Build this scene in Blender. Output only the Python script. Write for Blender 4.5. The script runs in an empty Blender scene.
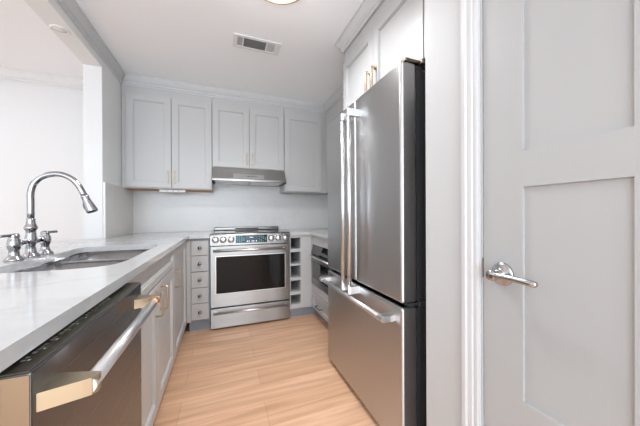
import bpy, bmesh, math
from mathutils import Vector, Matrix
from mathutils.geometry import tessellate_polygon
S = bpy.context.scene
COL = S.collection
PI = math.pi

# ------------------------------------------------ camera, world, lights, exposure
cam_d = bpy.data.cameras.new('camera'); cam = bpy.data.objects.new('camera', cam_d); COL.objects.link(cam)
F = 276.22; YAW = .3881; PITCH = -.0021; ROLL = -.0039
cam_d.sensor_width = 36; cam_d.lens = F/640*36; cam_d.clip_start = .02; cam_d.shift_x = -16.15/640; cam_d.shift_y = 1.81/640
cam.location = (0, 0, 1.1045)
cam.rotation_mode = 'XYZ'
cam.matrix_world = Matrix.Translation((0, 0, 1.1045)) @ Matrix.Rotation(-YAW, 4, 'Z') @ Matrix.Rotation(PI/2+PITCH, 4, 'X') @ Matrix.Rotation(ROLL, 4, 'Z')
S.camera = cam
w = bpy.data.worlds.new('daylight'); S.world = w; w.use_nodes = True
bg = w.node_tree.nodes['Background']; bg.inputs[0].default_value = (.76, .88, 1, 1); bg.inputs[1].default_value = 2.2
S.view_settings.view_transform = 'Standard'; S.view_settings.look = 'None'
S.view_settings.exposure = 0.65; S.view_settings.gamma = 1; S.view_settings.use_curve_mapping = False

def area(name, loc, size, energy, color, rot, sy=None):
    l = bpy.data.lights.new(name, 'AREA'); l.energy = energy; l.color = color; l.size = size
    if sy: l.shape = 'RECTANGLE'; l.size_y = sy
    o = bpy.data.objects.new(name, l); o.location = loc; o.rotation_euler = rot; COL.objects.link(o); return o
area('next_room_window_light', (-4.3, 1.0, 1.5), 2.2, 8, (.80, .90, 1), (0, -PI/2, 0), 3.2)
area('living_room_window_light', (-.3, -2.9, 1.5), 3.4, 52, (.80, .90, 1), (PI/2, 0, 0), 2.0)
area('behind_camera_fill_light', (-.7, -1.1, 2.42), 1.2, 6, (.92, .96, 1), (0, 0, 0))  # added fill light under the ceiling behind the camera, no fixture there
area('next_room_ceiling_light', (-2.6, 2.0, 2.40), 1.6, 10, (.85, .93, 1), (0, 0, 0))

# ------------------------------------------------ materials
def newmat(name):
    m = bpy.data.materials.new(name); m.use_nodes = True
    return m, m.node_tree.nodes, m.node_tree.links, m.node_tree.nodes['Principled BSDF']
def plain(name, col, rough=.5, metal=0., emis=None, es=0., spec=None, coat=0):
    m, n, l, b = newmat(name)
    b.inputs['Base Color'].default_value = (*col, 1); b.inputs['Roughness'].default_value = rough
    b.inputs['Metallic'].default_value = metal
    if spec is not None: b.inputs['Specular IOR Level'].default_value = spec
    if coat: b.inputs['Coat Weight'].default_value = coat
    if emis: b.inputs['Emission Color'].default_value = (*emis, 1); b.inputs['Emission Strength'].default_value = es
    return m
def paint(name, col, rough=.45, bump=.02):
    m, n, l, b = newmat(name)
    b.inputs['Base Color'].default_value = (*col, 1); b.inputs['Roughness'].default_value = rough
    tc = n.new('ShaderNodeTexCoord'); nz = n.new('ShaderNodeTexNoise'); nz.inputs['Scale'].default_value = 180
    bp = n.new('ShaderNodeBump'); bp.inputs['Strength'].default_value = bump; bp.inputs['Distance'].default_value = .002
    l.new(tc.outputs['Object'], nz.inputs['Vector']); l.new(nz.outputs['Fac'], bp.inputs['Height']); l.new(bp.outputs['Normal'], b.inputs['Normal'])
    return m
def brushed(name, col, rough, axis='z', var=.06, an=0):
    m, n, l, b = newmat(name)
    b.inputs['Metallic'].default_value = 1
    if an:
        b.inputs['Anisotropic'].default_value = an; cv = n.new('ShaderNodeCombineXYZ'); cv.inputs[2].default_value = 1; l.new(cv.outputs[0], b.inputs['Tangent'])
    tc = n.new('ShaderNodeTexCoord'); mp = n.new('ShaderNodeMapping'); nz = n.new('ShaderNodeTexNoise')
    sc = {'x': (1.5, 300, 300), 'y': (300, 1.5, 300), 'z': (300, 300, 1.5)}[axis]
    mp.inputs['Scale'].default_value = sc; nz.inputs['Scale'].default_value = 1; nz.inputs['Detail'].default_value = 3
    l.new(tc.outputs['Object'], mp.inputs['Vector']); l.new(mp.outputs['Vector'], nz.inputs['Vector'])
    cr = n.new('ShaderNodeMapRange'); cr.inputs['To Min'].default_value = rough-var; cr.inputs['To Max'].default_value = rough+var
    l.new(nz.outputs['Fac'], cr.inputs['Value']); l.new(cr.outputs['Result'], b.inputs['Roughness'])
    mx = n.new('ShaderNodeMix'); mx.data_type = 'RGBA'
    mx.inputs[6].default_value = (*[c*.97 for c in col], 1); mx.inputs[7].default_value = (*[min(1, c*1.03) for c in col], 1)
    l.new(nz.outputs['Fac'], mx.inputs[0]); l.new(mx.outputs[2], b.inputs['Base Color'])
    return m
def quartz(name, base, vein, rough):
    m, n, l, b = newmat(name)
    tc = n.new('ShaderNodeTexCoord'); n1 = n.new('ShaderNodeTexNoise'); n1.inputs['Scale'].default_value = 1.3; n1.inputs['Detail'].default_value = 6
    n1.inputs['Distortion'].default_value = 1.2
    l.new(tc.outputs['Object'], n1.inputs['Vector'])
    r = n.new('ShaderNodeValToRGB'); e = r.color_ramp.elements
    e[0].position = .47; e[0].color = (*base, 1); e[1].position = .53; e[1].color = (*base, 1)
    k = r.color_ramp.elements.new(.5); k.color = (*vein, 1)
    l.new(n1.outputs['Fac'], r.inputs['Fac']); l.new(r.outputs['Color'], b.inputs['Base Color'])
    b.inputs['Roughness'].default_value = rough
    return m
def wood_floor(name):
    m, n, l, b = newmat(name)
    tc = n.new('ShaderNodeTexCoord'); br = n.new('ShaderNodeTexBrick')
    br.offset = .37; br.inputs['Scale'].default_value = 1; br.inputs['Brick Width'].default_value = 1.22; br.inputs['Row Height'].default_value = .19
    br.inputs['Mortar Size'].default_value = .0012; br.inputs['Mortar Smooth'].default_value = .2
    br.inputs['Color1'].default_value = (.80, .505, .33, 1); br.inputs['Color2'].default_value = (.72, .435, .27, 1); br.inputs['Mortar'].default_value = (.50, .31, .20, 1)
    l.new(tc.outputs['Object'], br.inputs['Vector'])
    mp = n.new('ShaderNodeMapping'); mp.inputs['Scale'].default_value = (1.0, 13, 1)
    nz = n.new('ShaderNodeTexNoise'); nz.inputs['Scale'].default_value = 1.6; nz.inputs['Detail'].default_value = 7; nz.inputs['Distortion'].default_value = .5
    l.new(tc.outputs['Object'], mp.inputs['Vector']); l.new(mp.outputs['Vector'], nz.inputs['Vector'])
    r = n.new('ShaderNodeValToRGB'); e = r.color_ramp.elements
    e[0].position = .3; e[0].color = (.80, .73, .66, 1); e[1].position = .62; e[1].color = (1.08, 1.08, 1.08, 1)
    l.new(nz.outputs['Fac'], r.inputs['Fac'])
    mx = n.new('ShaderNodeMix'); mx.data_type = 'RGBA'; mx.blend_type = 'MULTIPLY'; mx.inputs[0].default_value = 1
    l.new(br.outputs['Color'], mx.inputs[6]); l.new(r.outputs['Color'], mx.inputs[7])
    l.new(mx.outputs[2], b.inputs['Base Color']); b.inputs['Roughness'].default_value = .38
    bp = n.new('ShaderNodeBump'); bp.inputs['Strength'].default_value = .15; bp.inputs['Distance'].default_value = .002
    l.new(nz.outputs['Fac'], bp.inputs['Height']); l.new(bp.outputs['Normal'], b.inputs['Normal'])
    return m
def perforated(name):
    m, n, l, b = newmat(name)
    tc = n.new('ShaderNodeTexCoord'); v = n.new('ShaderNodeTexVoronoi'); v.inputs['Scale'].default_value = 160; v.inputs['Randomness'].default_value = 0
    l.new(tc.outputs['Object'], v.inputs['Vector'])
    r = n.new('ShaderNodeValToRGB'); r.color_ramp.elements[0].position = .35; r.color_ramp.elements[0].color = (.08, .08, .08, 1); r.color_ramp.elements[1].position = .45; r.color_ramp.elements[1].color = (.7, .7, .7, 1)
    l.new(v.outputs['Distance'], r.inputs['Fac']); l.new(r.outputs['Color'], b.inputs['Base Color'])
    b.inputs['Metallic'].default_value = .9; b.inputs['Roughness'].default_value = .3
    return m
M = dict(
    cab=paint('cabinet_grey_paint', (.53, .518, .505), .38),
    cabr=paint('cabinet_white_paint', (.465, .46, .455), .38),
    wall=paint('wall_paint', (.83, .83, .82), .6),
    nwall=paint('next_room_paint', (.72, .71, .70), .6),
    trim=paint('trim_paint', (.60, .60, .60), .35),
    ceil=paint('ceiling_paint', (.94, .955, .97), .8),
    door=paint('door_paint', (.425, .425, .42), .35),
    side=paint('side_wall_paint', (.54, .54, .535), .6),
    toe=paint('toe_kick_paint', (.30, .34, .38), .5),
    quartz=quartz('white_quartz', (.54, .54, .535), (.49, .49, .49), .12),
    splash=quartz('quartz_backsplash', (.72, .70, .675), (.695, .677, .655), .25),
    steelz=brushed('brushed_steel_vertical', (.60, .59, .585), .34, 'y', .02, .9),
    steelx=brushed('brushed_steel_horizontal', (.37, .355, .34), .36, 'x', .02, .85),
    steely=brushed('brushed_steel_lengthwise', (.50, .485, .47), .30, 'y'),
    dw=brushed('dark_polished_steel', (.19, .19, .20), .28, 'y', .02, .9),
    bar=plain('polished_steel_bar', (.72, .73, .74), .32, 1),
    edge=plain('edge_steel_with_reflection', (.29, .26, .205), .16, 1),  # warm room reflection put into the steel colour
    mw=brushed('microwave_steel', (.20, .20, .20), .3, 'y', .02, .8),
    warmbar=plain('steel_with_warm_reflection', (.50, .43, .31), .36, 1),  # beige reflection of the room put into the bracket colour
    sink=brushed('sink_steel', (.32, .32, .33), .26, 'y'),
    chrome=plain('chrome', (.40, .40, .41), .05, 1),
    nickel=plain('satin_nickel', (.46, .46, .46), .22, 1),
    brass=plain('champagne_brass', (.62, .49, .34), .28, 1),
    copper=plain('copper', (.72, .33, .16), .2, 1),
    bronze=plain('dark_bronze_metal', (.26, .21, .17), .25, 1),
    blk=plain('black_plastic', (.012, .012, .012), .45),
    gap=plain('dark_gasket', (.03, .03, .032), .6),
    glass=plain('black_glass', (.012, .012, .012), .04, 0, spec=.6),
    oven=plain('oven_window_glass', (.012, .010, .009), .05, 0, spec=.15),
    ctl=plain('control_strip', (.05, .045, .035), .3),
    glyph=plain('printed_marks', (.5, .52, .45), .5),
    screen=plain('touch_screen', (.02, .03, .045), .1, 0, (.05, .10, .16), .35),
    cyan=plain('screen_keys', (.02, .12, .13), .3, 0, (.10, .42, .46), .45),
    white=plain('screen_white', (.8, .8, .8), .3, 0, (.9, .95, 1), .8),
    wood=plain('raw_cabinet_wood', (.52, .27, .12), .5),
    plastic=plain('white_plastic', (.80, .80, .79), .35),
    vent=plain('vent_white_metal', (.80, .80, .80), .45),
    ventdark=plain('vent_duct', (.16, .16, .17), .7),
    slat=plain('vent_louver', (.20, .20, .20), .45),
    diff=plain('lamp_diffuser', (.95, .93, .9), .4, 0, (1, .95, .88), 2.5),
    ledo=plain('hood_lamp', (.85, .85, .85), .3),
    floor=wood_floor('oak_plank_floor'), perf=perforated('perforated_filter'),
    rack=paint('wine_rack_shade', (.03, .03, .03), .5),  # near-black: shade deep in the cubbies put into the colour
)

# ------------------------------------------------ helpers
def Bm(): return bmesh.new()
def box(bm, x0, x1, y0, y1, z0, z1, bev=0, seg=2):
    r = bmesh.ops.create_cube(bm, size=1); vs = r['verts']
    for v in vs:
        v.co = Vector(((x0+x1)/2+v.co.x*(x1-x0), (y0+y1)/2+v.co.y*(y1-y0), (z0+z1)/2+v.co.z*(z1-z0)))
    if bev:
        es = list({e for v in vs for e in v.link_edges})
        bmesh.ops.bevel(bm, geom=es, offset=bev, segments=seg, affect='EDGES', profile=.5)
    return bm
def prism(bm, poly, z0, z1, holes=(), mapf=None):
    mapf = mapf or (lambda a, b, c: (a, b, c))
    loops = [poly]+list(holes)
    pts = [p for lp in loops for p in lp]
    tris = tessellate_polygon([[Vector((p[0], p[1], 0)) for p in lp] for lp in loops])
    lo = [bm.verts.new(mapf(p[0], p[1], z0)) for p in pts]; hi = [bm.verts.new(mapf(p[0], p[1], z1)) for p in pts]
    for t in tris:
        bm.faces.new([hi[i] for i in t]); bm.faces.new([lo[i] for i in reversed(t)])
    k = 0
    for lp in loops:
        n = len(lp)
        for i in range(n):
            a, b = k+i, k+(i+1) % n
            bm.faces.new((lo[a], lo[b], hi[b], hi[a]))
        k += n
    return bm
def tube(bm, pts, rad, seg=14, caps=True, smooth=True):
    pts = [Vector(p) for p in pts]; n = len(pts)
    rad = rad if hasattr(rad, '__len__') else [rad]*n
    rings = []; up = None
    for i, p in enumerate(pts):
        d = (pts[min(i+1, n-1)]-pts[max(i-1, 0)]).normalized()
        if up is None:
            up = Vector((0, 0, 1)) if abs(d.z) < .9 else Vector((0, 1, 0))
        a = (up-d*up.dot(d)).normalized(); up = a; b = d.cross(a)
        rings.append([bm.verts.new(p+a*rad[i]*math.cos(t*2*PI/seg)+b*rad[i]*math.sin(t*2*PI/seg)) for t in range(seg)])
    for i in range(n-1):
        for t in range(seg):
            f = bm.faces.new((rings[i][t], rings[i][(t+1) % seg], rings[i+1][(t+1) % seg], rings[i+1][t])); f.smooth = smooth
    if caps:
        bm.faces.new(list(reversed(rings[0]))); bm.faces.new(rings[-1])
    return bm
def lathe(bm, prof, mat=None, seg=32, ring=False):
    # prof: (r, h) about local z ; mat: Matrix to place
    mat = mat or Matrix()
    rings = []
    for r, h in prof:
        if r < 1e-6: rings.append([bm.verts.new(mat @ Vector((0, 0, h)))])
        else: rings.append([bm.verts.new(mat @ Vector((r*math.cos(t*2*PI/seg), r*math.sin(t*2*PI/seg), h))) for t in range(seg)])
    if ring: rings.append(rings[0])
    for i in range(len(rings)-1):
        a, b = rings[i], rings[i+1]
        for t in range(seg):
            q = [a[t % len(a)], a[(t+1) % len(a)], b[(t+1) % len(b)], b[t % len(b)]]
            u = []
            for v in q:
                if v not in u: u.append(v)
            if len(u) > 2:
                f = bm.faces.new(u); f.smooth = True
    for rg, rev in ((rings[0], True), (rings[-1], False)):
        if len(rg) > 2 and not ring: bm.faces.new(rg)
    return bm
def place(loc, axis='z'):
    m = Matrix.Translation(loc)
    if axis == 'x': m = m @ Matrix.Rotation(PI/2, 4, 'Y')
    if axis == '-x': m = m @ Matrix.Rotation(-PI/2, 4, 'Y')
    if axis == '-y': m = m @ Matrix.Rotation(PI/2, 4, 'X')
    if axis == 'y': m = m @ Matrix.Rotation(-PI/2, 4, 'X')
    if axis == '-z': m = m @ Matrix.Rotation(PI, 4, 'X')
    return m
BASE = {}
def origin(o):
    return BASE.get(o.name, Vector((0, 0, 0)))
def obj(name, bm, mat, parent=None, base=None, label=None):
    """links one mesh given in world coordinates"""
    bmesh.ops.recalc_face_normals(bm, faces=bm.faces[:])
    me = bpy.data.meshes.new(name)
    if base is None:
        cs = [v.co for v in bm.verts]
        base = Vector(((min(c.x for c in cs)+max(c.x for c in cs))/2, (min(c.y for c in cs)+max(c.y for c in cs))/2, min(c.z for c in cs)))
    base = Vector(base)
    bmesh.ops.translate(bm, verts=bm.verts[:], vec=-base)
    bm.to_mesh(me); bm.free(); me.materials.append(mat)
    o = bpy.data.objects.new(name, me); COL.objects.link(o)
    if parent:
        o.parent = parent; o.location = base-origin(parent)
    else: o.location = base
    BASE[o.name] = base
    if label: o['label'] = label
    return o
def thing(name, label, cat, base, group=None):
    o = bpy.data.objects.new(name, None); o.empty_display_size = .1; COL.objects.link(o); o.location = base
    BASE[o.name] = Vector(base); o['label'] = label; o['category'] = cat
    if group: o['group'] = group
    return o
def tag(o, label, cat, group=None):
    o['label'] = label; o['category'] = cat
    if group: o['group'] = group
    return o
def struct(name, bm, mat, parent=None):
    o = obj(name, bm, mat, parent)
    if not parent: o['kind'] = 'structure'
    return o
# facing maps: (u along the front, v up, d outward from plane at c)
FACE = {
    'x+': lambda c: (lambda u, v, d: (c+d, u, v)),
    'x-': lambda c: (lambda u, v, d: (c-d, u, v)),
    'y-': lambda c: (lambda u, v, d: (u, c-d, v)),
}
def quad(bm, vs):
    bm.faces.new(vs)
def shaker(bm, f, u0, u1, v0, v1, t=.02, st=.057, rec=.012, flat=False):
    b = .0018
    def ring(i, d): return [bm.verts.new(f(u0+i, v0+i, d)), bm.verts.new(f(u1-i, v0+i, d)), bm.verts.new(f(u1-i, v1-i, d)), bm.verts.new(f(u0+i, v1-i, d))]
    rs = [ring(0, 0), ring(0, t-b), ring(b, t)]
    if not flat: rs += [ring(st, t), ring(st+.0015, t-rec*.45), ring(st+.007, t-rec*.45), ring(st+.0085, t-rec)]
    bm.faces.new(list(reversed(rs[0]))); bm.faces.new(rs[-1])
    for a, c in zip(rs, rs[1:]):
        for i in range(4):
            j = (i+1) % 4; bm.faces.new((a[i], a[j], c[j], c[i]))
    return bm
def barpull(f, u, v0, v1, mat, parent, proj=.032, r=.0042, horiz=False):
    bm = Bm()
    P = (lambda s, d: f(s, u, d)) if horiz else (lambda s, d: f(u, s, d))
    L = v1-v0; a = v0+r; b = v1-r
    tube(bm, [P(a, 0), P(a, proj-.004), P(a+.002, proj-.001), P(a+.006, proj), P((a+b)/2, proj), P(b-.006, proj), P(b-.002, proj-.001), P(b, proj-.004), P(b, 0)], r, 10)
    for s in (a, b):
        p0 = Vector(P(s, 0)); p1 = Vector(P(s, .004)); tube(bm, [p0, p1], r*1.7, 12)
    return obj('handle', bm, mat, parent)

# ------------------------------------------------ setting
XL = -.900; YB = 3.534; XR = 1.515; ZC = 2.445; XW = .758
struct('floor', box(Bm(), -4.4, 2.4, -2.6, YB+.1, -.05, 0), M['floor'])
struct('ceiling', box(Bm(), -4.4, 2.4, -2.6, YB+.1, ZC, ZC+.08), M['ceil'])
struct('wall_back', box(Bm(), XL-.13, 2.4, YB, YB+.1, 0, ZC), M['wall'])
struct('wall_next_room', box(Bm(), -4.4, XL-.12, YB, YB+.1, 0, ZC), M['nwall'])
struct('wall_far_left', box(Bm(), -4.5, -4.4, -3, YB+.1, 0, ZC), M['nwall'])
struct('wall_right', box(Bm(), XR, XR+.1, .91, YB, 0, ZC), M['wall'])
# left wall: full-height stub, header over the opening, half wall under the counter
DJ = 2.78; ZH = 2.30
struct('wall_left', box(Bm(), XL-.12, XL, DJ, YB, 0, ZC), M['wall'])
struct('wall_left_header', box(Bm(), XL-.12, XL, -1.2, DJ, ZH, ZC), M['wall'])
struct('wall_left_half', box(Bm(), XL-.12, XL,   .50, DJ, 0, .882), M['wall'])
# white lining of the opening (jamb and underside)
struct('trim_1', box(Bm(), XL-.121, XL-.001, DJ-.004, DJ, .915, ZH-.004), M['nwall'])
# wall holding the pantry door, on the right, and the return beside the refrigerator
DY0, DY1 = .160, .633
bm = Bm(); box(bm, XW, XW+.11, DY1+.018, .896, 0, ZC)
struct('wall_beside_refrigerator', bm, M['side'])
struct('wall_above_door', box(Bm(), XW, XW+.11, DY0-.018, DY1+.018, 2.06, ZC), M['wall'])
struct('wall_right_near', box(Bm(), XW, XW+.11, -3, DY0-.018, 0, ZC), M['wall'])
struct('wall_closet_back', box(Bm(), XW+.11, XR, .80, .896, 0, ZC), M['wall'])
# door casing with stepped profile
def casing(bm, y0, y1, sgn):
    # sgn +1 : outer edge at y1
    w = y1-y0
    def Y(a): return y0+a*w if sgn > 0 else y1-a*w
    prof = [(0, 0), (0, .010), (.08, .013), (.30, .013), (.36, .017), (.62, .019), (.70, .024), (.94, .024), (1, .020), (1, 0)]
    poly = [(XW-d, Y(a)) for a, d in prof]
    prism(bm, poly, 0, 2.09)
bm = Bm(); casing(bm, DY1+.006, .697, 1); casing(bm, DY0-.073, DY0-.006, -1); box(bm, XW-.02, XW, DY0-.073, .697, 2.05, 2.115, .004)
struct('trim_2', bm, M['trim'])
bm = Bm(); box(bm, XW+.002, XW+.11, DY1+.001, DY1+.018, 0, 2.06); box(bm, XW+.002, XW+.11, DY0-.018, DY0-.001, 0, 2.06); box(bm, XW+.002, XW+.11, DY0, DY1, 2.04, 2.06)
struct('trim_3', bm, M['trim'])
# the door : one slab, rails and stiles in relief
bm = Bm(); f = FACE['x-'](XW+.04)
R_ = [(.20, .475), (.587, 1.178), (1.278, 1.92)]
st = .125; t = .038; rc = .008
us = [DY0+.003, DY0+st, DY1-st, DY1-.003]; vsz = [.008, .20, .487, .587, 1.178, 1.278, 1.92, 2.035]
front = {}
for i in range(3):
    for j in range(7):
        if i == 1 and j in (1, 3, 5):
            u0, u1, v0, v1 = us[1], us[2], vsz[j], vsz[j+1]; b = .0008
            o_ = [bm.verts.new(f(a, c, t)) for a, c in ((u0, v0), (u1, v0), (u1, v1), (u0, v1))]
            i_ = [bm.verts.new(f(a, c, t-rc)) for a, c in ((u0+b, v0+b), (u1-b, v0+b), (u1-b, v1-b), (u0+b, v1-b))]
            bm.faces.new(i_)
            for k in range(4): bm.faces.new((o_[k], o_[(k+1) % 4], i_[(k+1) % 4], i_[k]))
        else:
            bm.faces.new([bm.verts.new(f(a, c, t)) for a, c in ((us[i], vsz[j]), (us[i+1], vsz[j]), (us[i+1], vsz[j+1]), (us[i], vsz[j+1]))])
q = [(us[0], vsz[0]), (us[3], vsz[0]), (us[3], vsz[7]), (us[0], vsz[7])]
bm.faces.new([bm.verts.new(f(a, c, 0)) for a, c in q])
for k in range(4):
    (a, c), (d, e) = q[k], q[(k+1) % 4]
    bm.faces.new([bm.verts.new(f(*z)) for z in ((a, c, 0), (d, e, 0), (d, e, t), (a, c, t))])
bmesh.ops.remove_doubles(bm, verts=bm.verts[:], dist=1e-5)
door = struct('door_1', bm, M['door'])
hx = XW+.002
bm = Bm()
lathe(bm, [(.0, 0), (.034, 0), (.034, .004), (.032, .007), (.026, .010), (.017, .013), (.0135, .017), (.0125, .050), (.0, .050)], place((hx, DY1-.067, .927), '-x'), 40)
ros = obj('door_handle', bm, M['nickel'], door)
bm = Bm()
lathe(bm, [(0, 0), (.0135, 0), (.0155, .003), (.0155, .022), (.0135, .026), (0, .026)], place((hx-.028, DY1-.067, .927), '-x'), 28)
ly = DY1-.067
tube(bm, [(hx-.042, ly, .927), (hx-.044, ly-.02, .928), (hx-.044, ly-.04, .929), (hx-.044, ly-.07, .929), (hx-.043, ly-.10, .928), (hx-.042, ly-.118, .927), (hx-.042, ly-.122, .927)], [.0125, .0105, .009, .0085, .0085, .0085, .004], 16)
obj('lever', bm, M['nickel'], ros)
bm = Bm(); box(bm, XW-.001, XW+.03, DY1-.0028, DY1-.0002, .905, .965)
obj('latch_plate', bm, M['bronze'], door)

# crown mouldings : profile (out from wall, down from ceiling)
CP = [(0, 0), (.052, 0), (.052, .013), (.045, .013), (.044, .018), (.036, .032), (.026, .046), (.015, .056), (.012, .062), (.018, .062), (.018, .074), (.008, .078), (.006, .088), (0, .088)]
def crown(bm, p0, p1, nrm, m0=0, m1=0, sc=1, prof=CP):
    """run from p0 to p1 (xy); nrm = outward from wall; m0/m1 mitre : +1 lengthens the outer edge, -1 shortens"""
    p0, p1, nrm = Vector(p0), Vector(p1), Vector(nrm); d = (p1-p0).normalized()
    A = []; B = []
    for o_, dn in prof:
        o_, dn = o_*sc, dn*sc
        a = p0+nrm*o_-d*m0*o_; b = p1+nrm*o_+d*m1*o_
        A.append(bm.verts.new((a.x, a.y, ZC-dn))); B.append(bm.verts.new((b.x, b.y, ZC-dn)))
    n = len(prof)
    for i in range(n): bm.faces.new((A[i], A[(i+1) % n], B[(i+1) % n], B[i]))
    bm.faces.new(A); bm.faces.new(list(reversed(B)))
YC = 3.222      # face of the upper cabinets on the back wall
XU = 1.183      # face of the upper cabinets on the right wall
XO = .860       # face of the cabinet over the refrigerator
bm = Bm(); crown(bm, (XL, -1.2), (XL, YC-.001), (1, 0), 0, -1); struct('trim_4', bm, M['trim'])
bm = Bm(); crown(bm, (-4.4, YB), (XL-.121, YB), (0, -1), 0, 0, 1.05); struct('trim_5', bm, M['nwall'])

# quartz backsplash
tag(obj('quartz_backsplash', box(Bm(), XL+.017, XR-.001, YB-.016, YB-.001, .915, 1.61), M['splash']), 'pale veined quartz backsplash slab on the back wall behind the range', 'backsplash')
tag(obj('quartz_backsplash', box(Bm(), XL+.001, XL+.016, DJ, YB-.001, .915, 1.371), M['splash']), 'short pale quartz backsplash slab on the left wall between sink opening and corner', 'backsplash')

# recessed light in the header underside
t = thing('recessed_light', 'small round white recessed light under the header of the left opening', 'recessed light', (-.968, 2.32, ZH))
bm = Bm(); lathe(bm, [(.050, 0), (.050, .004), (.042, .007), (.036, .004), (.036, 0)], place((-.968, 2.32, ZH), '-z'), 32, True); obj('trim_ring', bm, M['plastic'], t)
bm = Bm(); lathe(bm, [(0, .001), (.036, .001), (.036, .003), (0, .003)], place((-.968, 2.32, ZH), '-z'), 32); obj('lens', bm, M['plastic'], t)

# ------------------------------------------------ base cabinets, left run
XC = -.2907; XD = -.310
CT = .884
def toe(t, x0, x1, y0, y1):
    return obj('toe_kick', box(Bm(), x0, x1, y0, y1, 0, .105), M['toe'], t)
f = FACE['x+'](XD-.02)
tag(obj('end_panel', box(Bm(), XL+.002, XD-.004, .534, .552, 0, CT-.001), M['cab']), 'grey side panel closing the near end of the sink run beside the dishwasher', 'panel')
# sink base
t = thing('sink_cabinet', 'grey two-door sink base cabinet between the dishwasher and the corner, brass handles', 'cabinet', (-.6, 1.66, 0))
bm = Bm(); box(bm, XD-.04, XD-.021, 1.163, 2.145, .105, CT-.001); box(bm, XL+.002, XD-.04, 1.163, 1.18, .105, CT-.001); box(bm, XL+.002, XD-.04, 2.127, 2.145, .105, CT-.001); box(bm, XL+.002, XL+.012, 1.18, 2.127, .105, CT-.001); box(bm, XL+.012, XD-.04, 1.18, 2.127, .105, .123)
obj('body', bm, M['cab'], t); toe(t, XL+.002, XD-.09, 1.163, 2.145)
d = obj('door', shaker(Bm(), f, 1.167, 1.646, .114, .748), M['cab'], t); barpull(FACE['x+'](XD), 1.590, .600, .727, M['brass'], d)
d = obj('door', shaker(Bm(), f, 1.650, 2.141, .114, .748), M['cab'], t); barpull(FACE['x+'](XD), 1.715, .600, .727, M['brass'], d)
obj('false_drawer_front', shaker(Bm(), f, 1.167, 2.141, .757, .872, st=.035), M['cab'], t)
# corner cabinet : tall single door
t = thing('corner_cabinet', 'grey corner base cabinet with one full-height door left of the small drawers', 'cabinet', (-.6, 2.8, 0))
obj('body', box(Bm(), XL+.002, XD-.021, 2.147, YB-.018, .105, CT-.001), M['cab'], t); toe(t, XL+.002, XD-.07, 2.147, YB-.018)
d = obj('door', shaker(Bm(), f, 2.151, 2.80, .114, .872), M['cab'], t); barpull(FACE['x+'](XD), 2.190, .600, .727, M['brass'], d)
obj('filler_strip', box(Bm(), XD-.021, -.281, 2.877, 2.895, .105, CT-.001), M['cab'], t)
obj('corner_post', box(Bm(), XD-.021, XD-.003, 2.803, 2.87, .105, CT-.001), M['cab'], t)
# five-drawer unit
t = thing('drawer_cabinet', 'narrow grey cabinet of five small drawers with round knobs, left of the range', 'cabinet', (-.18, 3.1, 0))
obj('body', box(Bm(), -.281, -.122, 2.893, YB-.018, .105, CT-.001), M['toe'], t); toe(t, -.30, -.122, 2.94, YB-.018)
zz = [.868, .722, .572, .422, .275, .120]
fy = FACE['y-'](2.893)
for k in range(5):
    d = obj('drawer', shaker(Bm(), fy, -.276, -.132, zz[k+1]+.003, zz[k]-.003, t=.02, flat=True), M['cab'], t)
    kz = (zz[k]+zz[k+1])/2; bm = Bm()
    lathe(bm, [(.0, 0), (.010, 0), (.006, .004), (.006, .012), (.015, .018), (.0165, .023), (.012, .028), (0, .029)], place((-.205, 2.873, kz), '-y'), 20)
    obj('knob', bm, M['bronze'], d)

# ------------------------------------------------ dishwasher
DX = -.268
t = thing('dishwasher', 'stainless dishwasher with a thick bar handle, in the left run nearest the camera', 'dishwasher', (-.55, .832, 0))
obj('tub', box(Bm(), XL+.02, DX-.062, .560, 1.154, .08, .868), M['gap'], t)
bm = Bm(); box(bm, DX-.058, DX, .557, 1.157, .105, .868, .003)
dd = obj('door', bm, M['dw'], t)
obj('door_edge_reflection', box(Bm(), DX-.057, DX-.0015, .5555, .5575, .107, .866, .0006), M['edge'], dd, label='steel edge of the door with a warm room reflection in its colour')  # thin sheet over the door edge, tinted as the reflected floor
bm = Bm(); box(bm, DX-.055, DX-.003, .559, 1.155, .868, .8705, .0008)
cs = obj('control_strip', bm, M['ctl'], dd, label='dark control strip with small printed marks along the door top')
bm = Bm()
y = .60
import random
random.seed(4)
for k in range(26):
    L = random.choice((.005, .008, .011)); x_ = DX-.031
    box(bm, x_-.0025, x_+.0025, y, y+L, .8705, .8709)
    if k % 3 == 0: box(bm, x_+.006, x_+.0085, y, y+L*.7, .8705, .8709)
    y += L+random.choice((.004, .006, .012))
obj('printed_marks', bm, M['glyph'], cs)
# handle : tapered brackets + round bar
hb = Bm(); hz = .815
tube(hb, [(DX+.054, .590, hz), (DX+.054, 1.115, hz)], .0135, 24)
hh = obj('handle', hb, M['bar'], t)
for ya, yb, s in ((.569, 0, 1), (1.136, 0, -1)):
    bm = Bm()
    poly = [(DX, ya), (DX+.050, ya+s*.016), (DX+.061, ya+s*.020), (DX+.067, ya+s*.028), (DX+.067, ya+s*.040), (DX+.050, ya+s*.046), (DX+.006, ya+s*.060), (DX, ya+s*.062)]
    if s < 0: poly = poly[::-1]
    prism(bm, poly, hz-.0145, hz+.0145)
    obj('bracket', bm, M['warmbar'], hh)
bm = Bm(); tube(bm, [(DX+.054, 1.068, hz), (DX+.054, 1.084, hz)], .0150, 24); obj('collar', bm, M['copper'], hh, label='copper ring near the far end of the bar')
obj('kick_plate', box(Bm(), DX-.10, DX-.085, .560, 1.154, 0, .10), M['gap'], t)

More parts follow.
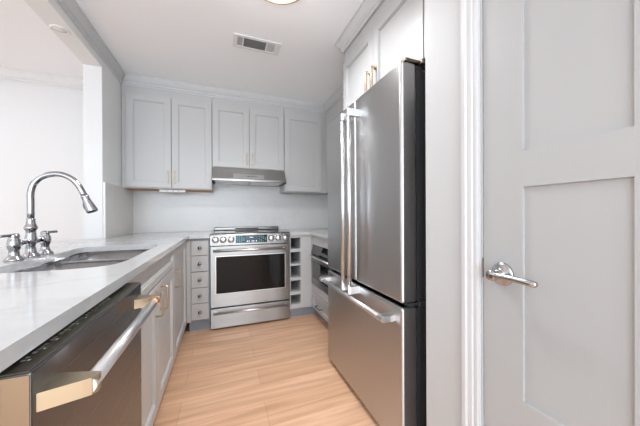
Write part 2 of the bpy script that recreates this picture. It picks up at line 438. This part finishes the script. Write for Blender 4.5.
# ------------------------------------------------ countertops
def smooth_loop(c, k=4):
    out = []; n = len(c)
    for i in range(n):
        a, b, d, e = c[i-1], c[i], c[(i+1) % n], c[(i+2) % n]
        for q in range(k):
            u = q/k
            out.append(tuple(.5*(2*b[m]+(d[m]-a[m])*u+(2*a[m]-5*b[m]+4*d[m]-e[m])*u*u+(3*b[m]-a[m]-3*d[m]+e[m])*u**3) for m in (0, 1)))
    return out
sink = smooth_loop([(-.740, 1.305), (-.763, 1.37), (-.764, 1.48), (-.759, 1.62), (-.760, 1.78), (-.768, 1.92), (-.778, 2.02), (-.765, 2.085), (-.71, 2.112), (-.60, 2.116), (-.48, 2.113), (-.410, 2.095), (-.382, 2.04), (-.379, 1.90), (-.377, 1.70), (-.375, 1.50), (-.376, 1.40), (-.391, 1.322), (-.424, 1.280), (-.50, 1.258), (-.58, 1.256), (-.66, 1.263), (-.71, 1.280)])
outer = [(-1.25, .40), (XC, .40), (XC, 2.845), (-.1195, 2.845), (-.1195, YB-.017), (XL+.017, YB-.017), (XL+.017, DJ-.005), (-1.25, DJ-.005)]
ct = obj('countertop', prism(Bm(), outer, CT, .914, [sink]), M['quartz'])
bv = ct.modifiers.new('edge', 'BEVEL'); bv.width = .002; bv.segments = 2; bv.limit_method = 'ANGLE'; bv.angle_limit = 1.0
tag(ct, 'white quartz countertop running from the foreground past the sink to the range', 'countertop')
o2 = [(.6485, 2.850), (.862, 2.850), (.862, 1.962), (XR-.001, 1.962), (XR-.001, YB-.017), (.6485, YB-.017)]
ct2 = obj('countertop', prism(Bm(), o2, CT, .914), M['quartz'])
bv = ct2.modifiers.new('edge', 'BEVEL'); bv.width = .002; bv.segments = 2; bv.limit_method = 'ANGLE'; bv.angle_limit = 1.0
tag(ct2, 'white quartz countertop in the right corner between the range and the refrigerator', 'countertop')

# sink : two bowls under the counter
t = thing('double_bowl_sink', 'stainless undermount sink with two bowls let into the white counter by the faucet', 'sink', (-.56, 1.70, .70))
def bowl(bm, pts, zt, zb):
    c = Vector((sum(p[0] for p in pts)/len(pts), sum(p[1] for p in pts)/len(pts)))
    lv = [(1.0, zt), (.985, zt-.10), (.96, zb+.025), (.90, zb+.006), (.80, zb), (.30, zb-.003), (.10, zb-.004)]
    prev = None
    for s, z in lv:
        r = [bm.verts.new((c.x+(p[0]-c.x)*s, c.y+(p[1]-c.y)*s, z)) for p in pts]
        if prev:
            for i in range(len(r)):
                j = (i+1) % len(r); fc = bm.faces.new((prev[i], prev[j], r[j], r[i])); fc.smooth = True
        prev = r
    bm.faces.new(prev)
    return c
ys = 1.750
# order the contour: near bowl
nb = [p for p in sink if p[1] < ys-.035]; 
fb = [(-.760, 1.80), (-.765, 1.88), (-.772, 1.98), (-.772, 2.04), (-.754, 2.090), (-.71, 2.112), (-.60, 2.116), (-.48, 2.115), (-.42, 2.105), (-.386, 2.07), (-.378, 2.0), (-.376, 1.80), (-.40, ys+.014), (-.48, ys+.012), (-.57, ys+.012), (-.66, ys+.012), (-.735, ys+.014)]
for pts, nm in ((nb, 'near'), (fb, 'far')):
    s_ = -1 if nm == 'near' else 1
    k0 = max(range(len(pts)), key=lambda i: math.dist(pts[i], pts[(i+1) % len(pts)]))
    pts = pts[k0+1:]+pts[:k0+1]; a_, b_ = pts[-1], pts[0]
    yy = ys+s_*.012
    pts = pts+[(a_[0]+(b_[0]-a_[0])*u, yy+s_*.004*(u in (.04, .96))) for u in (.04, .12, .3, .5, .7, .88, .96)]
    bm = Bm(); c = bowl(bm, pts, CT-.006, .71)
    b_ = obj('bowl', bm, M['sink'], t)
    sm = b_.modifiers.new('thick', 'SOLIDIFY'); sm.thickness = .0015; sm.offset = 1
    bm = Bm(); lathe(bm, [(0, .002), (.012, .0), (.030, .002), (.042, .006), (.044, .003), (.044, 0)], place((c.x, c.y, .7065)), 28); obj('drain', bm, M['chrome'], b_)
obj('divider', box(Bm(), -.757, -.377, ys-.0135, ys+.0135, CT-.016, CT-.006, .003), M['sink'], t)
bm = Bm()
fl = [(p[0]+(.025 if p[0] > -.56 else -.025), p[1]+(.011 if p[1] > 1.70 else -.022)) for p in sink]
prism(bm, fl, CT-.0055, CT-.0005, [[(p[0]+(.0015 if p[0] > -.56 else -.0015), p[1]+(.0015 if p[1] > 1.70 else -.0015)) for p in sink]])
obj('rim', bm, M['sink'], t)

# ------------------------------------------------ bridge faucet
FX = -.812; FY = 1.692; Z0 = .914
t = thing('bridge_faucet', 'chrome bridge faucet with a tall arched spout and two levers behind the sink', 'faucet', (FX, FY, Z0))
bm = Bm()
lathe(bm, [(0, 0), (.030, 0), (.031, .006), (.026, .012), (.020, .020), (.0175, .03), (.0165, .055), (.0200, .062), (.0205, .090), (.0175, .098), (.0165, .120), (.021, .128), (.024, .134), (.021, .141), (.017, .150), (.0145, .165), (.0160, .172), (.013, .178), (0, .178)], place((FX, FY, Z0)), 32)
obj('body', bm, M['chrome'], t)
bm = Bm(); tube(bm, [(FX, FY-.110, Z0+.072), (FX, FY+.110, Z0+.072)], .0095, 18)
for s in (-1, 1):
    tube(bm, [(FX, FY+s*.024, Z0+.072), (FX, FY+s*.036, Z0+.072)], .0135, 18)
    tube(bm, [(FX, FY+s*.070, Z0+.072), (FX, FY+s*.086, Z0+.072)], .0135, 18)
obj('bridge', bm, M['chrome'], t)
bm = Bm()
cps = [(-.812, 1.07), (-.812, 1.12), (-.812, 1.165), (-.812, 1.205), (-.801, 1.250), (-.768, 1.285), (-.717, 1.298), (-.673, 1.283), (-.643, 1.250), (-.620, 1.200), (-.612, 1.175)]
pts = []
for k in range(1, len(cps)-2):
    a, b_, c_, d_ = [Vector((p[0], FY, p[1])) for p in cps[k-1:k+3]]
    for q in range(5):
        u = q/5; pts.append(.5*((2*b_)+(c_-a)*u+(2*a-5*b_+4*c_-d_)*u*u+(3*b_-a-3*c_+d_)*u**3))
pts = [Vector((FX, FY, Z0+.165))]+pts+[Vector((-.620, FY, 1.200))]
tube(bm, pts, .0128, 20)
obj('spout', bm, M['chrome'], t)
e = Vector(pts[-1]); dv = (Vector(pts[-1])-Vector(pts[-2])).normalized()
bm = Bm()
sp = [(0, .0135), (.004, .0160), (.010, .0160), (.014, .0145), (.03, .0165), (.070, .0225), (.080, .0235), (.085, .021)]
tube(bm, [e+dv*a for a, r in sp], [r for a, r in sp], 24)
sh = obj('spray_head', bm, M['chrome'], t)
bm = Bm(); tube(bm, [e+dv*.084, e+dv*.087], .018, 20); obj('nozzle', bm, M['blk'], sh)
bm = Bm(); side = Vector((dv.z, 0, -dv.x)).normalized()
if side.x > 0: side = -side
tube(bm, [e+dv*.030+side*.0155, e+dv*.050+side*.019, e+dv*.072+side*.0215], [.003, .0055, .003], 10); obj('button', bm, M['blk'], sh)
for s in (-1, 1):
    y = FY+s*.110
    bm = Bm(); lathe(bm, [(0, 0), (.029, 0), (.030, .006), (.026, .011), (.0195, .018), (.0165, .028), (.0155, .045), (.020, .054), (.0215, .072), (.019, .088), (.0155, .094), (.0165, .100), (.0175, .106), (.014, .113), (0, .114)], place((FX, y, Z0)), 28)
    h = obj('handle', bm, M['chrome'], t)
    dirv = Vector((-.25, -1, .0)).normalized() if s < 0 else Vector((.3, .95, 0)).normalized()
    c0 = Vector((FX, y, Z0+.107))
    bm = Bm(); tube(bm, [c0-dirv*.016, c0, c0+dirv*.02, c0+dirv*.05, c0+dirv*.058, c0+dirv*.060], [.008, .0085, .006, .0062, .0075, .004], 14); obj('lever', bm, M['chrome'], h)

# ------------------------------------------------ range
RX0, RX1, RY = -.117, .645, 2.871
t = thing('range', 'stainless slide-in range with black oven window and knobs, between the drawer cabinet and wine rack', 'stove', (.292, 3.15, 0))
obj('body', box(Bm(), RX0+.002, RX1-.002, RY+.028, YB-.018, .03, .905), M['gap'], t)
bm = Bm()
prof = [(RY+.03, .808), (RY-.002, .808), (RY-.002, .812), (RY+.004, .905), (RY+.010, .915), (RY+.04, .918), (RY+.04, .808)]
prism(bm, [(a, b) for a, b in prof], RX0, RX1, mapf=lambda a, b, c: (c, a, b))
cp = obj('control_panel', bm, M['steelx'], t)
for x in (-.070, -.002, .070, .455, .525, .598):
    bm = Bm(); lathe(bm, [(0, 0), (.031, 0), (.031, .004), (.0275, .007), (.0265, .030), (.023, .034), (0, .034)], place((x, RY+.001, .863), '-y'), 28)
    k_ = obj('knob', bm, M['bar'], cp)
    bm = Bm(); box(bm, x-.0018, x+.0018, RY-.0355, RY-.0330, .866, .884); obj('pointer', bm, M['gap'], k_)
bm = Bm(); box(bm, .112, .412, RY-.006, RY+.004, .826, .900, .002); ds = obj('display', bm, M['glass'], cp)
bm = Bm(); box(bm, .204, .316, RY-.0075, RY-.006, .832, .894); obj('screen', bm, M['screen'], ds)
bm = Bm()
for i in range(4):
    for k in range(5):
        if i == 3 and k in (0, 4): continue
        box(bm, .120+i*.020, .120+i*.020+.013, RY-.0078, RY-.006, .834+k*.0125, .834+k*.0125+.0065)
for i in (0, 1, 2, 3):
    for k in range(5):
        if (i+k) % 4 == 3: continue
        box(bm, .328+i*.020, .328+i*.020+.012, RY-.0078, RY-.006, .834+k*.0125, .834+k*.0125+.0055)
obj('touch_keys', bm, M['cyan'], ds)['kind'] = 'stuff'
bm = Bm()
for x in (.217, .234, .262, .278, .302): box(bm, x, x+.008, RY-.0085, RY-.0074, .838, .845)
for x in (.244, .256, .268): box(bm, x, x+.006, RY-.0085, RY-.0074, .876, .882)
obj('readout', bm, M['white'], ds)['kind'] = 'stuff'
# door
bm = Bm(); shaker(bm, FACE['y-'](RY+.03), RX0+.002, RX1-.002, .217, .800, t=.03, flat=True)
od = obj('oven_door', bm, M['steelx'], t)
WX0, WX1, WZ0, WZ1 = -.065, .593, .347, .700
obj('window', shaker(Bm(), FACE['y-'](RY+.0005), WX0, WX1, WZ0, WZ1, t=.003, flat=True), M['oven'], od)
bm = Bm()
for a in ((WX0-.006, WX1+.006, WZ1, WZ1+.006), (WX0-.006, WX1+.006, WZ0-.006, WZ0), (WX0-.006, WX0, WZ0, WZ1), (WX1, WX1+.006, WZ0, WZ1)):
    box(bm, a[0], a[1], RY-.004, RY, a[2], a[3])
obj('window_trim', bm, M['bar'], od)
def rbar(z, parent, r=.0125, dy=.048, ring=True):
    bm = Bm(); y = RY-dy
    tube(bm, [(RX0+.028, y, z), (RX1-.028, y, z)], r, 20)
    h = obj('handle', bm, M['bar'], parent)
    for x0, x1 in ((RX0+.028, RX0+.058), (RX1-.058, RX1-.028)):
        bm = Bm(); box(bm, x0, x1, y+.002, RY, z-r*.85, z+r*.85, .003); obj('bracket', bm, M['bar'], h)
    if ring:
        bm = Bm(); tube(bm, [(RX1-.078, y, z), (RX1-.060, y, z)], r+.0015, 20); obj('collar', bm, M['copper'], h, label='copper ring at the right end of the handle')
rbar(.762, od)
bm = Bm(); shaker(bm, FACE['y-'](RY+.03), RX0+.002, RX1-.002, .018, .203, t=.03, flat=True)
wd = obj('warming_drawer', bm, M['steelx'], t); rbar(.168, wd, .010, .042, False)
ck = obj('cooktop', box(Bm(), RX0, RX1, RY+.012, YB-.02, .915, .923, .003), M['glass'], t)
for (x, y, r) in ((.06, 3.03, .09), (.45, 3.03, .11), (.07, 3.30, .075), (.46, 3.30, .075), (.262, 3.33, .06)):
    bm = Bm(); lathe(bm, [(r, 0), (r, .0004), (r-.003, .0004), (r-.003, 0)], place((x, y, .923)), 40, True); obj('burner_ring', bm, M['ctl'], ck)

bm = Bm(); box(bm, RX0+.018, RX1-.010, 3.44, 3.495, .923, .958, .010, 4); vt = obj('rear_vent', bm, M['steelx'], t)
bm = Bm(); box(bm, .13, .39, 3.4385, 3.442, .934, .948); obj('vent_slot', bm, M['gap'], vt)
for x in (RX0+.05, RX1-.05):
    for y in (RY+.08, YB-.08): obj('foot', tube(Bm(), [(x, y, 0), (x, y, .03)], .015, 12), M['blk'], t)

# ------------------------------------------------ wine rack + right base run
t = thing('wine_rack_cabinet', 'narrow grey open wine rack of five square cubbies, right of the range', 'wine rack', (.80, 3.15, 0))
bm = Bm()
box(bm, .649, .657, 2.88, 3.48, .105, CT-.001); box(bm, .764, .778, 2.88, 3.48, .105, CT-.001); box(bm, .657, .764, 3.465, 3.48, .105, CT-.001)
ops = [(.738, .855), (.579, .706), (.435, .560), (.286, .403), (.150, .251)]
edges = [(CT-.001, .855)]+[(ops[k][0], ops[k+1][1]) for k in range(4)]+[(.150, .105)]
obj('body', bm, M['cab'], t)
for a, b in edges: obj('shelf', box(Bm(), .657, .764, 2.88, 3.465, min(a, b), max(a, b)), M['cab'], t)
obj('back_shade', box(Bm(), .657, .764, 3.45, 3.4645, .16, .86), M['rack'], t)  # dark sheet before the grey back, coloured as cubby shade
obj('filler_panel', box(Bm(), .778, .884, 2.874, 2.894, .105, CT-.001, .001), M['cab'], t)
obj('toe_kick', box(Bm(), .649, .96, 2.94, 2.96, 0, .105), M['toe'], t)

XB = .884
t = thing('microwave_cabinet', 'white base cabinet holding the microwave drawer, right of the wine rack', 'cabinet', (1.2, 2.5, 0))
bm = Bm()
box(bm, XB+.021, XB+.035, 2.25, 2.872, .775, CT-.001); box(bm, XB+.021, XR-.005, 2.862, 2.872, .105, .775); box(bm, XB+.021, XR-.005, 2.25, 2.26, .105, .775); box(bm, XB+.021, XR-.005, 2.26, 2.862, .105, .362)
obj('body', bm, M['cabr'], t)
obj('top_rail', box(Bm(), XB+.001, XB+.021, 2.25, 2.872, .786, CT-.001), M['cabr'], t)
fx = FACE['x-'](XB+.02)
obj('face_strip', box(Bm(), XB+.001, XB+.021, 2.860, 2.872, .105, .786), M['cabr'], t)
obj('apron', box(Bm(), XB+.001, XB+.021, 2.255, 2.857, .285, .362), M['cabr'], t)
d = obj('drawer', shaker(Bm(), fx, 2.255, 2.857, .110, .280, st=.035), M['cabr'], t)
barpull(FACE['x-'](XB), .180, 2.52, 2.66, M['gap'], d, horiz=True)
obj('toe_kick', box(Bm(), XB+.08, XB+.095, 2.25, 2.94, 0, .105), M['toe'], t)
t = thing('microwave_oven', 'built-in stainless microwave drawer under the right corner counter', 'microwave', (1.2, 2.52, .37))
obj('housing', box(Bm(), XB+.036, XR-.02, 2.265, 2.855, .375, .765), M['gap'], t)
bm = Bm(); prism(bm, [(XB+.034, .690), (XB-.010, .690), (XB+.012, .783), (XB+.034, .783)], 2.26, 2.857, mapf=lambda a, b, c: (a, c, b))
cp = obj('control_panel', bm, M['glass'], t)
bm = Bm(); prism(bm, [(XB-.0018, .718), (XB+.0068, .756), (XB+.0090, .756), (XB+.0004, .718)], 2.54, 2.66, mapf=lambda a, b, c: (a, c, b)); obj('display', bm, M['screen'], cp)
bm = Bm(); shaker(bm, fx, 2.26, 2.857, .370, .682, t=.026, flat=True); dr = obj('drawer_front', bm, M['mw'], t)
bm = Bm(); box(bm, XB-.009, XB-.005, 2.34, 2.80, .44, .615, .001); obj('window', bm, M['glass'], dr)
bm = Bm(); tube(bm, [(XB-.026, 2.28, .665), (XB-.026, 2.84, .665)], .010, 16); tube(bm, [(XB-.026, 2.295, .665), (XB-.006, 2.295, .665)], .007, 12); tube(bm, [(XB-.026, 2.825, .665), (XB-.006, 2.825, .665)], .007, 12)
obj('handle', bm, M['bar'], dr)
t = thing('filler_cabinet', 'narrow white base cabinet squeezed between the microwave drawer and the refrigerator', 'cabinet', (1.2, 2.09, 0))
obj('body', box(Bm(), XB+.021, XR-.005, 1.962, 2.247, .105, CT-.001), M['cabr'], t)
obj('door', shaker(Bm(), fx, 1.965, 2.245, .110, .872, st=.05), M['cabr'], t); obj('toe_kick', box(Bm(), XB+.08, XB+.095, 1.962, 2.247, 0, .105), M['toe'], t)

# ------------------------------------------------ upper cabinets on the back wall
UB = 1.372; UT = 2.28
fy = FACE['y-'](YC)
def upper(label, x0, x1, doors, z0, handles, under=True, um='wood'):
    t = thing('upper_cabinet', label, 'cabinet', ((x0+x1)/2, 3.32, z0))
    obj('body', box(Bm(), x0, x1, YC, YB-.017, z0+.006, 2.354), M['cab'], t)
    if under:
        obj('underside', box(Bm(), x0+.012, x1-.001, YC+.020, YB-.018, z0-.008, z0+.006), M[um], t, label='bare reddish-brown wood underside' if um == 'wood' else 'painted white underside')
        obj('light_rail', box(Bm(), x0, x1, YC-.001, YC+.018, z0-.004, z0+.006), M['cab'], t)
    for i, (a, b) in enumerate(doors):
        d = obj('door', shaker(Bm(), fy, a, b, z0+.004 if under else z0+.012, UT, t=.018), M['cab'], t)
        if handles: barpull(FACE['y-'](YC-.018), handles[i], z0+.045, z0+.175, M['brass'], d, r=.0042)
    return t
ua = upper('wide grey upper cabinet in the left corner, two doors and thin brass handles', XL+.003, -.107, [(-.860, -.483), (-.478, -.111)], UB, [-.510, -.450])
ub = upper('short grey two-door upper cabinet above the range hood', -.105, .659, [(-.101, .270), (.275, .655)], 1.606, [.243, .303], under=False)
uc = upper('grey single-door upper cabinet right of the range hood', .662, XU-.002, [(.665, 1.120)], UB, None, um='cabr')
bm = Bm(); box(bm, XL+.003, .66, YC, YB-.002, 2.3545, ZC-.001); box(bm, .66, XU, YC, YB-.002, 2.3545, ZC-.001)
struct('trim_6', bm, M['cab'])
bm = Bm(); crown(bm, (XL+.003, YC), (XU, YC), (0, -1), -1, -1); struct('trim_7', bm, M['trim'])
# right wall uppers, mostly behind the refrigerator
t = thing('upper_cabinet', 'grey upper cabinet on the right wall, seen as a sliver behind the refrigerator top', 'cabinet', (1.36, 2.6, UB))
obj('body', box(Bm(), XU, XR-.002, 1.985, YB-.018, UB, 2.354), M['cab'], t)
obj('door', shaker(Bm(), FACE['x-'](XU), 2.0, 2.58, UB+.004, UT-.03, t=.018), M['cab'], t); obj('door', shaker(Bm(), FACE['x-'](XU), 2.585, 3.16, UB+.004, UT-.03, t=.018), M['cab'], t)
struct('trim_8', box(Bm(), XU, XR-.002, 1.985, YC, 2.3545, ZC-.001), M['cab'])
bm = Bm(); crown(bm, (XU, YC), (XU, 1.985), (-1, 0), -1, 0); struct('trim_9', bm, M['trim'])

# under-cabinet power strip
t = thing('power_strip', 'white plastic power strip hanging under the left corner upper cabinet', 'power strip', (-.48, 3.3, 1.35))
obj('housing', box(Bm(), -.598, -.365, 3.26, 3.32, 1.338, UB-.009, .003), M['plastic'], t)
for x in (-.535, -.485, -.435): obj('outlet', box(box(Bm(), x, x+.004, 3.2585, 3.2605, 1.346, 1.356), x+.012, x+.016, 3.2585, 3.2605, 1.346, 1.356), M['slat'], t)

# ------------------------------------------------ range hood
t = thing('range_hood', 'slim stainless range hood under the short cabinet above the stove', 'range hood', (.28, 3.3, 1.455))
HX0, HX1 = -.104, .658
bm = Bm(); prism(bm, [(YB-.018, 1.470), (3.09, 1.470), (3.09, 1.478), (3.195, 1.605), (YB-.018, 1.605)], HX0, HX1, mapf=lambda a, b, c: (c, a, b))
obj('shell', bm, M['steelx'], t)
bm = Bm(); box(bm, HX0-.002, HX1+.002, 3.075, 3.10, 1.455, 1.479, .003); box(bm, HX0-.002, HX0+.012, 3.10, YB-.018, 1.455, 1.470); box(bm, HX1-.012, HX1+.002, 3.10, YB-.018, 1.455, 1.470); box(bm, HX0+.012, HX1-.012, YB-.035, YB-.018, 1.455, 1.470)
obj('lip', bm, M['steelx'], t)
for a, b in ((HX0+.02, .272), (.282, HX1-.02)): obj('filter', box(Bm(), a, b, 3.12, 3.48, 1.460, 1.470, .002), M['bar'], t)
sl = Vector((0, -.105, -.127)).normalized(); nr = Vector((0, -.127, .105)).normalized()
def hoodplate(x0, x1, s0, s1, d0, d1):
    bm = Bm(); top = Vector((0, 3.195, 1.605))
    vs = []
    for d in (d0, d1):
        for x, s in ((x0, s0), (x1, s0), (x1, s1), (x0, s1)):
            vs.append(bm.verts.new(Vector((x, 0, 0))+top+sl*s+nr*d))
    for q in ((0, 1, 2, 3), (4, 5, 6, 7), (0, 1, 5, 4), (1, 2, 6, 5), (2, 3, 7, 6), (3, 0, 4, 7)): bm.faces.new([vs[i] for i in q])
    return bm
pl = obj('badge_plate', hoodplate(.10, .42, .085, .145, -.001, .002), M['bar'], t)
bm = hoodplate(.245, .258, .112, .125, .001, .003)
for k in range(8):
    b2 = hoodplate(.264+k*.011, .271+k*.011, .114, .123, .001, .003); me = bpy.data.meshes.new('m'); b2.to_mesh(me); b2.free(); bm.from_mesh(me)
obj('badge', bm, M['gap'], pl)
obj('lamp', box(Bm(), .02, .10, 3.38, 3.44, 1.457, 1.460), M['ledo'], t); obj('lamp', box(Bm(), .50, .58, 3.38, 3.44, 1.457, 1.460), M['ledo'], t)

# ------------------------------------------------ refrigerator
FXF = .722; FY0, FY1 = 1.009, 1.940; FS = 1.468
t = thing('refrigerator', 'tall stainless French-door refrigerator with a bottom freezer drawer on the right', 'refrigerator', (1.15, 1.49, 0))
obj('case', box(Bm(), .838, XR-.02, FY0+.012, FY1-.012, .03, 1.755, .003), M['gap'], t)
def fdoor(y0, y1, z0, z1, nm):
    bm = Bm(); box(bm, FXF, .806, y0, y1, z0, z1, .014, 5)
    for fc in bm.faces: fc.smooth = False
    d = obj(nm, bm, M['steelz'], t)
    obj('gasket', box(Bm(), .806, .837, y0+.006, y1-.006, z0+.004, z1-.006), M['gap'], d)
    return d
d1 = fdoor(FS+.0025, FY1, .708, 1.779, 'door'); d2 = fdoor(FY0, FS-.0025, .708, 1.779, 'door')
dz = fdoor(FY0, FY1, .035, .690, 'freezer_drawer')
def vhandle(y, parent):
    z0, z1 = .645, 1.700; z0 = .655; x = FXF-.060
    bm = Bm(); tube(bm, [(x, y, z0), (x, y, z1)], .0125, 20)
    h = obj('handle', bm, M['bar'], parent)
    for a, b in ((z0-.002, z0+.038), (z1-.038, z1+.002)):
        bm = Bm(); poly = [(FXF+.001, y-.013), (FXF+.001, y+.013), (x+.002, y+.0145), (x-.012, y+.010), (x-.0155, y), (x-.012, y-.010), (x+.002, y-.0145)]
        prism(bm, poly, a, b); obj('bracket', bm, M['bar'], h)
vhandle(FS+.045, d1); vhandle(FS-.045, d2)
x = FXF-.060; z = .632
bm = Bm(); tube(bm, [(x, FY0+.055, z), (x, FY1-.020, z)], .0125, 20); h = obj('handle', bm, M['bar'], dz)
for a, b in ((FY0+.050, FY0+.092), (FY1-.062, FY1-.018)):
    bm = Bm(); prism(bm, [(FXF+.001, z-.013), (FXF+.001, z+.013), (x+.002, z+.0145), (x-.012, z+.010), (x-.0155, z), (x-.012, z-.010), (x+.002, z-.0145)], a, b, mapf=lambda p, q, c: (p, c, q)); obj('bracket', bm, M['bar'], h)
bm = Bm(); box(bm, .745, .90, FY0-.001, FY0+.045, 1.781, 1.796, .004); box(bm, .815, .88, FY0-.030, FY0-.001, 1.770, 1.792, .006); tube(bm, [(.770, FY0+.02, 1.779), (.770, FY0+.02, 1.800)], .013, 16)
obj('hinge_cover', bm, M['bronze'], t)
bm = Bm(); box(bm, .81, .86, FY0-.012, FY0+.010, .690, .712, .003); box(bm, .76, .86, FY0+.002, FY0+.05, .6915, .7065); obj('middle_hinge', bm, M['gap'], t)
obj('base_grille', box(Bm(), .77, .838, FY0+.01, FY1-.01, .002, .034), M['blk'], t)

# ------------------------------------------------ cabinet above the refrigerator
t = thing('upper_cabinet', 'white two-door cabinet set above the refrigerator, brass handles', 'cabinet', (1.2, 1.5, 1.82))
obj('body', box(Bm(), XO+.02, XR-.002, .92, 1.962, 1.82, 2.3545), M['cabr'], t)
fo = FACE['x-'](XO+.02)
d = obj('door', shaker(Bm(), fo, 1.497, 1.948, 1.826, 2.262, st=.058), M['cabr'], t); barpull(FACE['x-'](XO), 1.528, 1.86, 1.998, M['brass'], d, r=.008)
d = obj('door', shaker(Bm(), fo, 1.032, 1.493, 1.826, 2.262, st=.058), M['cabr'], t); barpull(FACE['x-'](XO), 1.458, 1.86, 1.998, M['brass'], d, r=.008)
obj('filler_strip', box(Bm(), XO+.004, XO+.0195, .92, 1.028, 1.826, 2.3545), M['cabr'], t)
struct('trim_10', box(Bm(), XO+.008, XR-.002, .92, 1.962, 2.3555, ZC-.001), M['cabr'])
bm = Bm(); crown(bm, (XO+.008, 1.962), (XO+.008, .92), (-1, 0), 1, 0); crown(bm, (XU-.053, 1.962), (XO+.008, 1.962), (0, 1), 0, 1); struct('trim_11', bm, M['trim'])
obj('side_panel', box(Bm(), .862, XR-.002, 1.943, 1.960, 0, 1.819), M['cabr'], t)

# ------------------------------------------------ ceiling vent and lamp
t = thing('ceiling_vent', 'white rectangular air vent with louvers set in the kitchen ceiling', 'vent', (.27, 2.21, ZC))
vx0, vx1, vy0, vy1 = .078, .430, 2.165, 2.335
zc = ZC-.001
bm = Bm(); box(bm, vx0, vx1, vy0, vy0+.026, zc-.008, zc, .002); box(bm, vx0, vx1, vy1-.026, vy1, zc-.008, zc, .002); box(bm, vx0, vx0+.03, vy0+.026, vy1-.026, zc-.008, zc); box(bm, vx1-.048, vx1, vy0+.026, vy1-.026, zc-.008, zc)
for x in (.142, .318): box(bm, x, x+.010, vy0+.026, vy1-.026, zc-.007, zc)
obj('frame', bm, M['vent'], t)
obj('backing', box(Bm(), vx0+.03, vx1-.05, vy0+.026, vy1-.026, zc-.001, zc), M['ventdark'], t)
for k in range(8):
    y = vy0+.032+k*.0142; obj('louver', box(Bm(), .152, .318, y, y+.0075, zc-.006, zc-.003), M['slat'], t)
for k in range(5):
    x = .111+k*.0062; obj('louver', box(Bm(), x, x+.0034, vy0+.026, vy1-.026, zc-.006, zc-.003), M['vent'], t)
for k in range(6):
    x = .330+k*.0085; obj('louver', box(Bm(), x, x+.0055, vy0+.026, vy1-.026, zc-.006, zc-.003), M['vent'], t)
LX, LY = .288, 1.566
t = thing('ceiling_lamp', 'round flush ceiling lamp with a brass rim glowing at the top of the view', 'ceiling light', (LX, LY, ZC))
bm = Bm(); lathe(bm, [(.157, .001), (.172, .001), (.174, .008), (.174, .026), (.171, .030), (.164, .030), (.162, .026), (.157, .002)], place((LX, LY, ZC), '-z'), 64, True); obj('rim', bm, M['brass'], t)
bm = Bm(); lathe(bm, [(.1625, .018), (.160, .024), (.12, .027), (.06, .028), (0, .028)], place((LX, LY, ZC), '-z'), 64); obj('diffuser', bm, M['diff'], t)
ld = bpy.data.lights.new('lamp_light', 'POINT'); ld.energy = .8; ld.color = (.97, .97, 1); ld.shadow_soft_size = .12
l = bpy.data.objects.new('lamp_light', ld); COL.objects.link(l); l.parent = t; l.location = (0, 0, -.22)
l = area('lamp_light', (0, 0, 0),  .30, 10, (.95, .97, 1), (0, 0, 0)); l.data.shape = 'DISK'; l.data.spread = 2.6; l.parent = t; l.location = (0, 0, -.07)
